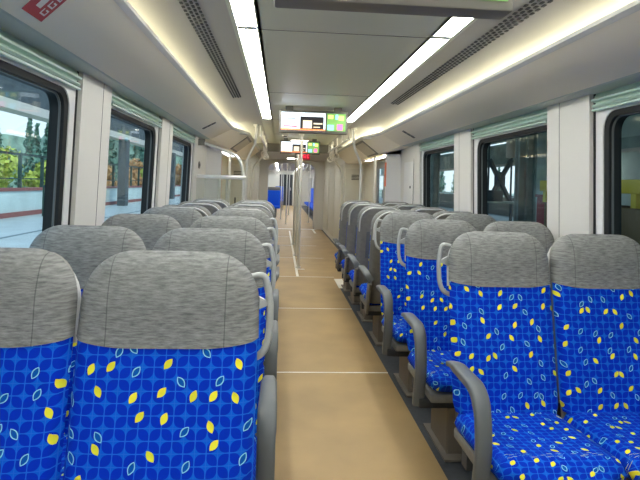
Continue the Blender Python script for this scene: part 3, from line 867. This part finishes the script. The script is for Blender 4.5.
b = NB(); box(b, -.32, .25, -.02, .02, 1.11, 1.145, bevel=.006); build('top_rail', b, M['steel'], t)
b = NB(); box(b, -.32, -.28, -.02, .02, .004, 1.12); build('post', b, M['steel'], t)

# wall details on the panels beside the partitions
t = thing('wall_socket', 'round grey fitting low on the white panel after the last left window', 'fitting', (-(wx(1.60) - .022), 6.84, 1.60), 0)
b = NB(); sweep(b, [(0, 0, 0), (.012, 0, 0)], .045, n=18); build('rim', b, M['shell'], t)
b = NB(); sweep(b, [(.012, 0, 0), (.018, 0, 0)], .022, n=14); build('button', b, M['dark'], t)
t = thing('wall_access_panel', 'flush white access panel with dark latch after the last right window', 'panel', (wx(1.4) - .022, 7.02, 1.42), 0)
b = NB(); box(b, -.008, 0.004, -.26, .26, -.42, .40, bevel=.003); build('panel_sheet', b, M['white'], t)
b = NB(); sweep(b, [(-.016, -.12, -.02), (-.006, -.12, -.02)], .018, n=12); build('latch', b, M['dark'], t)
part('joint_line', M['gap'], t, (-.009, -.006, -.275, -.265, -.42, .40))

# red notice sticker with pictograms on the left upper panel
t = thing('warning_sticker', 'red notice sticker with white marks on the left upper panel', 'sticker', (-1.15, 1.95, lerp(2.088, 1.947, (1.15 - .99) / .265)), 0)
sl = (2.088 - 1.947) / .265
def on_panel(b, x0, x1, y0, y1, h0=.0012, h1=.0022):
    vs = [b.verts.new((x, y + (x + .068) * -.62, x * sl - h)) for h in (h0, h1) for x, y in ((x0, y0), (x1, y0), (x1, y1), (x0, y1))]
    for f in ((0, 1, 2, 3), (4, 7, 6, 5), (0, 4, 5, 1), (1, 5, 6, 2), (2, 6, 7, 3), (3, 7, 4, 0)): b.faces.new([vs[i] for i in f])
b = NB(); on_panel(b, -.068, .11, -.07, .08); build('backing', b, M['red'], t, 0)
b = NB(); on_panel(b, -.03, .09, -.028, .006, .0022, .003); build('white_block', b, M['white'], t, 0)
for k in range(4):
    x0 = -.045 + k * .036
    b = NB(); on_panel(b, x0, x0 + .025, .024, .030, .0022, .003); on_panel(b, x0, x0 + .006, .030, .062, .0022, .003)
    on_panel(b, x0 + .019, x0 + .025, .042, .062, .0022, .003); on_panel(b, x0 + .006, x0 + .019, .056, .062, .0022, .003)
    build('white_lettering', b, M['white'], t, 0)
for sd, side, y in ((-1, 'left', 5.95), (1, 'right', 6.10)):
    xx = 1.13; z = lerp(2.088, 1.947, (xx - .99) / .265)
    t = thing('panel_latch', 'small grey slotted latch near the end of the %s upper panel' % side, 'latch', (sd * xx, y, z), 0, 'upper panel latches')
    b = NB()
    vs = [b.verts.new((sd * x, yy, -x * sl - h - .001)) for h in (.0, .006) for x, yy in ((-.07, -.035), (.07, -.035), (.07, .035), (-.07, .035))]
    for f in ((0, 1, 2, 3), (4, 7, 6, 5), (0, 4, 5, 1), (1, 5, 6, 2), (2, 6, 7, 3), (3, 7, 4, 0)): b.faces.new([vs[i] for i in f])
    build('latch_plate', b, M['shell'], t, 0)
    b = NB()
    for q in (-.045, .0, .045):
        vs = [b.verts.new((sd * x, yy, -x * sl - h - .001)) for h in (.005, .008) for x, yy in ((q - .012, -.02), (q + .012, -.02), (q + .012, .02), (q - .012, .02))]
        for f in ((0, 1, 2, 3), (4, 7, 6, 5), (0, 4, 5, 1), (1, 5, 6, 2), (2, 6, 7, 3), (3, 7, 4, 0)): b.faces.new([vs[i] for i in f])
    build('slots', b, M['gap'], t, 0)

# ------------------------------------------------------------------ seats and poles of the next car
t = thing('bench_seat', 'long blue sideways bench along the right wall of the next car', 'bench', (1.15, 22.5, 0), 0)
part('seat_pad', M['blue_plain'], t, (-.22, .24, -4.5, 6, .36, .46), bevel=.03)
part('bench_back', M['blue_plain'], t, (.12, .24, -4.5, 6, .46, 1.20), bevel=.03)
part('bench_base', M['dark'], t, (-.05, .24, -4.5, 6, .004, .34))
t = thing('bench_seat', 'far blue sideways bench along the left wall of the next car', 'bench', (-1.15, 29, 0), 0)
part('seat_pad', M['blue_plain'], t, (-.24, .22, -2.5, 3, .36, .46), bevel=.03)
part('bench_back', M['blue_plain'], t, (-.24, -.12, -2.5, 3, .46, 1.20), bevel=.03)
part('bench_base', M['dark'], t, (-.24, .05, -2.5, 3, .004, .34))
t = thing('single_seat', 'blue forward-facing seat on the left in the next car', 'seat', (-.58, 22.5, 0), 0)
part('backrest', M['blue_plain'], t, (-.46, .24, 0, .10, .42, 1.10), bevel=.03)
part('headrest', M['shell'], t, (-.46, .24, 0, .10, 1.10, 1.24), bevel=.03)
part('seat_cushion', M['blue_plain'], t, (-.46, .24, -.46, .02, .36, .46), bevel=.03)
part('pedestal', M['dark'], t, (-.20, .10, -.36, -.10, .004, .36))
t = thing('single_seat', 'blue seat far along the middle left of the next car', 'seat', (-.35, 31.5, 0), 0)
part('backrest', M['blue_plain'], t, (-.30, .2, 0, .10, .42, 1.22), bevel=.03)
part('seat_cushion', M['blue_plain'], t, (-.30, .2, -.46, .02, .36, .46), bevel=.03)
part('pedestal', M['dark'], t, (-.16, .10, -.36, -.10, .004, .36))
for i, (x, y, lab) in enumerate(((-.12, 18.6, 'nearest pole'), (-.30, 21.0, 'second pole'), (.05, 24.0, 'third pole'), (-.2, 28.0, 'last pole'), (.72, 19.5, 'pole by the right bench'), (-.86, 19.0, 'pole by the left wall'))):
    t = thing('grab_pole', '%s standing in the next car beyond the gangway' % lab, 'pole', (x, y, .004), 0, 'poles in the next car')
    b = NB(); sweep(b, [(0, 0, .02), (0, 0, 2.19)], .02, n=10); build('tube', b, M['steel'], t)
    b = NB(); sweep(b, [(0, 0, 0), (0, 0, .022)], .045, n=12); build('floor_flange', b, M['steel'], t)
for sd, side in ((-1, 'left'), (1, 'right')):
    t = thing('overhead_grab_rail', 'steel rail with straps under the %s ceiling of the next car' % side, 'rail', (sd * .55, 18.0, 1.98), 0, 'overhead grab rails of the next car')
    b = NB(); sweep(b, [(0, 0, 0), (0, 14, 0)], .018, n=10); build('tube', b, M['steel'], t)
    for k in range(5):
        b = NB(); sweep(b, [(0, .2 + 3.3 * k, 0), (0, .2 + 3.3 * k, .24)], .012, n=8); build('hanger', b, M['steel'], t)
    for k in range(8):
        s = thing('hand_strap', 'white hand strap on the %s rail of the next car, %s from the gangway' % (side, ['first', 'second', 'third', 'fourth', 'fifth', 'sixth', 'seventh', 'last'][k]), 'strap', (sd * .55, 18.4 + k * 1.1, 1.965), 0, 'hand straps in the next car')
        part('strap_band', M['strap'], s, (-.016, .016, -.004, .004, -.10, .03))
        b = NB(); pts = [(.05 * math.cos(q), 0, -.145 - .05 * math.sin(q)) for q in [2 * math.pi * j / 12 for j in range(13)]]
        sweep(b, pts, .009, n=6, ref=(0, 1, 0)); build('grip_ring', b, M['strap'], s)

# ------------------------------------------------------------------ outside: left platform
b = NB(); box(b, -9.4, -1.75, -12, 90, -.25, -.02); struct('ground_platform_left', b, M['platform'], 0)
b = NB(); box(b, -3.1, -2.9, -12, 90, -.02, -.012); box(b, -4.7, -4.6, -12, 90, -.02, -.012); box(b, -6.6, -6.5, -12, 90, -.02, -.012); struct('trim_platform_strips', b, M['platform_dark'], 0)
b = NB(); box(b, -9.6, -9.4, -12, 90, -.25, .86); struct('wall_parapet_left', b, M['parapet'], 0)
b = NB(); box(b, -9.4, -9.34, -12, 90, -.02, .14); box(b, -9.65, -9.36, -12, 90, .86, .97); struct('trim_parapet_left', b, M['brick'], 0)
b = NB(); box(b, -200, 200, -60, 380, -1.2, -1.0); struct('ground', b, M['ground'], 0)
t = thing('platform_fence', 'dark green post and wire fence on the white parapet outside the left windows', 'fence', (-9.5, 0, .97), 0)
for k in range(26): part('fence_post', M['fence'], t, (-.05, .05, 2 + k * 1.75, 2.1 + k * 1.75, 0, 1.2))
part('top_rail', M['fence'], t, (-.04, .04, -2, 47, 1.14, 1.22)); part('mid_rail', M['fence'], t, (-.02, .02, -2, 47, .30, .34))
t = thing('platform_canopy', 'dark platform canopy girder with pale gutter outside the left windows', 'canopy', (-9.0, 20, 0), 0)
part('girder', M['beam'], t, (-.2, .2, -30, 60, 3.75, 5.0)); part('gutter', M['gutter'], t, (-.3, .32, -30, 60, 3.45, 3.75))
for k, y in enumerate((28.5, 41.0, 60)): part('column', M['beam'], t, (.2, .6, y - 20, y - 19.4, -.02, 3.45))
t = thing('sign_frame', 'slim dark metal frame standing on the left platform by the parapet', 'frame', (-8.2, 19.6, -.02), 0)
b = NB(); sweep(b, rounded_path([(-.5, 0, 0), (-.5, 0, 1.1), (.5, 0, 1.1), (.5, 0, 0)], .1), .03, n=8); build('outer_tube', b, M['fence'], t)
b = NB(); sweep(b, rounded_path([(-.1, 0, 0), (-.1, 0, .6), (.5, 0, .6)], .08), .025, n=8); build('inner_tube', b, M['fence'], t)

def scatter_leaves(bm, pts, size, rnd):
    for p, nrm in pts:
        a = Vector((rnd.uniform(-1, 1), rnd.uniform(-1, 1), rnd.uniform(-1, 1))).normalized()
        u = (a - nrm * a.dot(nrm) * .6).normalized(); v = u.cross(nrm + a * .4).normalized()
        s1 = size * rnd.uniform(.6, 1.3); s2 = s1 * rnd.uniform(.4, .8)
        bm.faces.new([bm.verts.new(p + u * s1 * x + v * s2 * y) for x, y in ((-1, 0), (0, -1), (1, 0), (0, 1))])
def conifer(x, y, h, lab, zb=-1.0, grp='conifers beyond the left platform'):
    t = thing('conifer_tree', lab, 'tree', (x, y, zb), 0, grp)
    b = NB(); sweep(b, [(0, 0, 0), (0, 0, h * .9)], .16, n=6, taper=lambda q: 1 - .85 * q); build('trunk', b, M['trunk'], t)
    b = NB(); rnd = random.Random(int(x * 100 + y * 7)); pts = []
    for k in range(520):
        q = rnd.random() ** 1.25; z = h * (.08 + .92 * q); rr = (h * .155 * (1 - q) + .06) * rnd.uniform(.25, 1.05) * (1 + .25 * math.sin(q * 34))
        a = rnd.uniform(0, 6.283)
        pts.append((Vector((rr * math.cos(a), rr * math.sin(a), z)), Vector((math.cos(a), math.sin(a), .5)).normalized()))
    scatter_leaves(b, pts, h * .034, rnd)
    build('crown', b, M['conifer'], t, 0)
    return t
def bush(x, y, r, h, m, lab):
    t = thing('leafy_bush', lab, 'bush', (x, y, -1.0), 0, 'bushes beyond the platform fence')
    b = NB(); sweep(b, [(0, 0, 0), (0, 0, h * .6)], .12, n=6); build('stem', b, M['trunk'], t)
    b = NB(); rnd = random.Random(int(x * 31 + y * 17)); pts = []
    lobes = [(Vector((rnd.uniform(-.5, .5) * r, rnd.uniform(-.5, .5) * r, h * rnd.uniform(.35, .74))), rnd.uniform(.35, .55) * r) for _ in range(9)]
    for k in range(1500):
        c, lr = lobes[k % 9]
        n = Vector((rnd.gauss(0, 1), rnd.gauss(0, 1), rnd.gauss(0, 1))).normalized()
        p = c + n * lr * rnd.uniform(.7, 1.05)
        if p.z > .1: pts.append((p, n))
    scatter_leaves(b, pts, .17, rnd)
    build('foliage', b, m, t, 0)
    return t
names_n = ['first', 'second', 'third', 'fourth', 'fifth', 'sixth', 'seventh', 'eighth', 'ninth', 'tenth', 'eleventh', 'twelfth', 'thirteenth', 'fourteenth', 'fifteenth', 'sixteenth', 'seventeenth', 'eighteenth', 'nineteenth', 'twentieth', 'twenty-first', 'twenty-second', 'twenty-third', 'twenty-fourth', 'twenty-fifth', 'twenty-sixth', 'twenty-seventh', 'twenty-eighth']
rt = random.Random(5)
b = NB(); tops = []
for k in range(41):
    x = -90 + 2.2 * k; tops.append((x, 97 + 3 * math.sin(k), 9.5 + 1.6 * math.sin(k * .55) + rt.uniform(-.5, .5)))
v0 = [b.verts.new((x, y - 8, -1.0)) for x, y, z in tops]; v1 = [b.verts.new((x, y, z)) for x, y, z in tops]; v2 = [b.verts.new((x, y + 25, -1.0)) for x, y, z in tops]
for p, q in ((v0, v1), (v1, v2)):
    for k in range(40): b.faces.new((p[k], p[k + 1], q[k + 1], q[k]))
struct('ground_hillside', b, M['hill'], 60)
con = [(-37 + 3.0 * k + rt.uniform(-.1, .1), 60 + 2.6 * (k % 2), rt.uniform(8.2, 9.6)) for k in range(9)] + [(-49.5 + 3.9 * k + rt.uniform(-.1, .1), 80 + 2.4 * (k % 2), rt.uniform(11, 13.0)) for k in range(10)]
con.sort(key=lambda c: math.atan2(c[0], c[1]))
for i, (x, y, h) in enumerate(con): conifer(x, y, h, 'dark green conifer beyond the left platform fence, %s in the row from the left' % names_n[i])
bs = [(-17.6, 27.5, 1.5, 4.0, 'bush'), (-16.6, 31.5, 1.6, 4.4, 'bush'), (-18.6, 35.5, 1.7, 4.9, 'bush'), (-15.4, 35.2, 1.4, 4.0, 'bush'), (-20, 23, 1.6, 3.6, 'bush'), (-14.6, 43, 1.6, 5.2, 'bush_o'), (-13.4, 47, 1.5, 4.9, 'bush_o'), (-12.6, 51.5, 1.5, 4.6, 'bush'), (-11.2, 55.5, 1.3, 5.0, 'bush_o'), (-18.4, 50, 1.7, 5.6, 'bush')]
bs.sort(key=lambda c: math.atan2(c[0], c[1]))
for i, (x, y, r, h, m) in enumerate(bs): bush(x, y, r, h, M[m], '%s leafy bush behind the left platform fence, %s in the row from the left' % ('rust-tinged' if m == 'bush_o' else 'yellow-green', names_n[i]))

# ------------------------------------------------------------------ outside: right depot platform
b = NB(); box(b, 2.0, 14, -10, 80, -.35, -.12); struct('ground_platform_right', b, M['platform_dark'], 0)
b = NB(); box(b, 2.2, 12.2, -10, 52, 4.1, 4.35); struct('ceiling_depot_right', b, M['depot'], 0)
b = NB(); box(b, 9.2, 9.5, -10, 20.6, -.3, 4.1); struct('wall_depot_right', b, M['depot_wall'], 0)
t = thing('depot_girder', 'pale horizontal depot girder outside the right windows', 'girder', (12.45, 8, 2.75), 0)
part('flange', M['gutter'], t, (-.1, .1, -14, 60, 0, .14)); part('web', M['depot'], t, (-.03, .03, -14, 60, .14, 1.2)); part('flange', M['depot'], t, (-.1, .1, -14, 60, 1.2, 1.3))
t = thing('wall_beam', 'pale grey beam along the depot wall outside the nearest right window', 'beam', (9.1, 9, 2.55), 0)
part('beam_flange', M['gutter'], t, (-.08, .1, -6, 8, 0, .08)); part('beam_web', M['depot'], t, (-.02, .1, -6, 8, .08, .4))
def column(x, y, w, lab, h=4.22):
    t = thing('steel_column', lab, 'column', (x, y, -.12), 0, 'depot steel columns')
    part('column_web', M['depot'], t, (-w, w, -.04, .04, 0.05, h)); part('column_flange', M['depot'], t, (-w, -w + .05, -w, w, 0.05, h)); part('column_flange', M['depot'], t, (w - .05, w, -w, w, 0.05, h))
    part('base_plate', M['dark'], t, (-w * 1.5, w * 1.5, -w * 1.5, w * 1.5, 0, .05))
column(8.05, 17.6, .18, 'broad grey steel column outside the second right window')
column(8.0, 28.5, .20, 'grey steel column outside the farthest right window')
column(6.55, 14.9, .14, 'thin steel column left of the red crate outside the second right window')
t = thing('cross_brace', 'dark steel cross brace outside the second right window', 'brace', (10.35, 25.5, -.12), 0)
for a_, c_ in (((-.55, 0, .95), (.55, 0, 3.0)), ((.55, 0, .95), (-.55, 0, 3.0))):
    b = NB(); sweep(b, [a_, c_], .14, .10, ref=(0, 1, 0), n=8, square=True); build('brace_bar', b, M['beam'], t)
part('gusset', M['beam'], t, (-.26, .26, -.05, .05, 1.55, 2.4))
part('brace_leg', M['beam'], t, (-.60, -.54, -.05, .05, 0, 4.22)); part('brace_leg', M['beam'], t, (.54, .60, -.05, .05, 0, 4.22))
t = thing('hanging_lamp', 'pale drum lamp hung under the depot roof outside the second right window', 'lamp', (8.1, 19.2, 4.1), 0)
b = NB(); sweep(b, [(0, 0, 0), (0, 0, -.5)], .03, n=8); build('hanging_rod', b, M['dark'], t)
b = NB(); sweep(b, [(0, 0, -.5), (0, 0, -1.5)], .17, n=12); build('drum', b, M['gutter'], t)
b = NB(); box(b, 13.0, 13.2, 0, 70, -.3, .95); struct('wall_low_depot', b, M['shell'], 0)
t = thing('work_bench', 'dark steel work bench with equipment outside the second right window', 'bench', (9.0, 22.5, -.12), 0)
part('bench_top', M['depot'], t, (-.9, .9, -.5, .5, .95, 1.03)); part('bench_cabinet', M['beam'], t, (-.6, .1, -.4, .4, 1.03, 1.5), bevel=.02)
for x in (-.8, .8):
    for y in (-.4, .4): part('leg', M['beam'], t, (x - .05, x + .05, y - .05, y + .05, 0, .95))
# yellow platform machine
t = thing('service_machine', 'yellow and brown service machine on the platform outside the nearest right window', 'machine', (5.6, 8.9, -.12), 0)
part('chassis', M['dark'], t, (-.6, .6, -1.8, 1.8, .25, .62), bevel=.03)
part('body', M['brown'], t, (-.55, .55, -1.7, 1.7, .62, 1.30), bevel=.04)
part('rail_band', M['yellow'], t, (-.6, .6, -1.8, 1.8, 1.52, 1.74), bevel=.02)
for y in (-1.7, -1.15, -.6, -.05, .5, 1.05, 1.6): part('upright', M['yellow'], t, (-.59, -.50, y - .06, y + .06, 1.30, 1.52))
part('mast', M['yellow'], t, (-.5, -.35, .55, .7, 1.74, 1.98))
part('label_plate', M['paleblue'], t, (-.57, -.55, -.1, .35, 1.12, 1.24))
for x, y in ((-.5, -1.2), (.5, -1.2), (-.5, 1.2), (.5, 1.2)):
    b = NB(); sweep(b, [(x - .08, y, .25), (x + .08, y, .25)], .25, n=18); build('wheel', b, M['gasket'], t)
t = thing('depot_lamp', 'small bright lamp on the depot wall outside the nearest right window', 'lamp', (8.85, 14.6, 1.95), 0)
b = NB(); bmesh.ops.create_icosphere(b, subdivisions=2, radius=.09); build('bulb', b, M['lamp'], t)
part('arm', M['dark'], t, (.05, .37, -.03, .03, -.03, .03))
t = thing('red_crate', 'dark red crate standing on the right platform beside the window pillar', 'crate', (6.75, 13.3, -.12), 0)
part('crate_body', M['crate'], t, (-.32, .32, -.4, .4, 0, 1.36), bevel=.02); part('crate_lid', M['crate'], t, (-.35, .35, -.43, .43, 1.36, 1.43), bevel=.01)
t = thing('white_railing', 'white railing beyond the right platform', 'railing', (13.5, 36, -.12), 0)
part('rail', M['paleblue'], t, (-.04, .04, -16, 40, 1.10, 1.18)); part('rail', M['paleblue'], t, (-.03, .03, -16, 40, .65, .70))
for k in range(20): part('post', M['paleblue'], t, (-.04, .04, -16 + k * 2.2, -15.92 + k * 2.2, 0, 1.18))
for i, k in enumerate(range(12)):
    x = 20 + 2.8 * k + rt.uniform(-.2, .2); conifer(x, 84 + rt.uniform(-3, 3), rt.uniform(4.6, 6.6), 'hazy conifer beyond the right platform, %s of the row' % names_n[i], grp='conifers beyond the right platform')
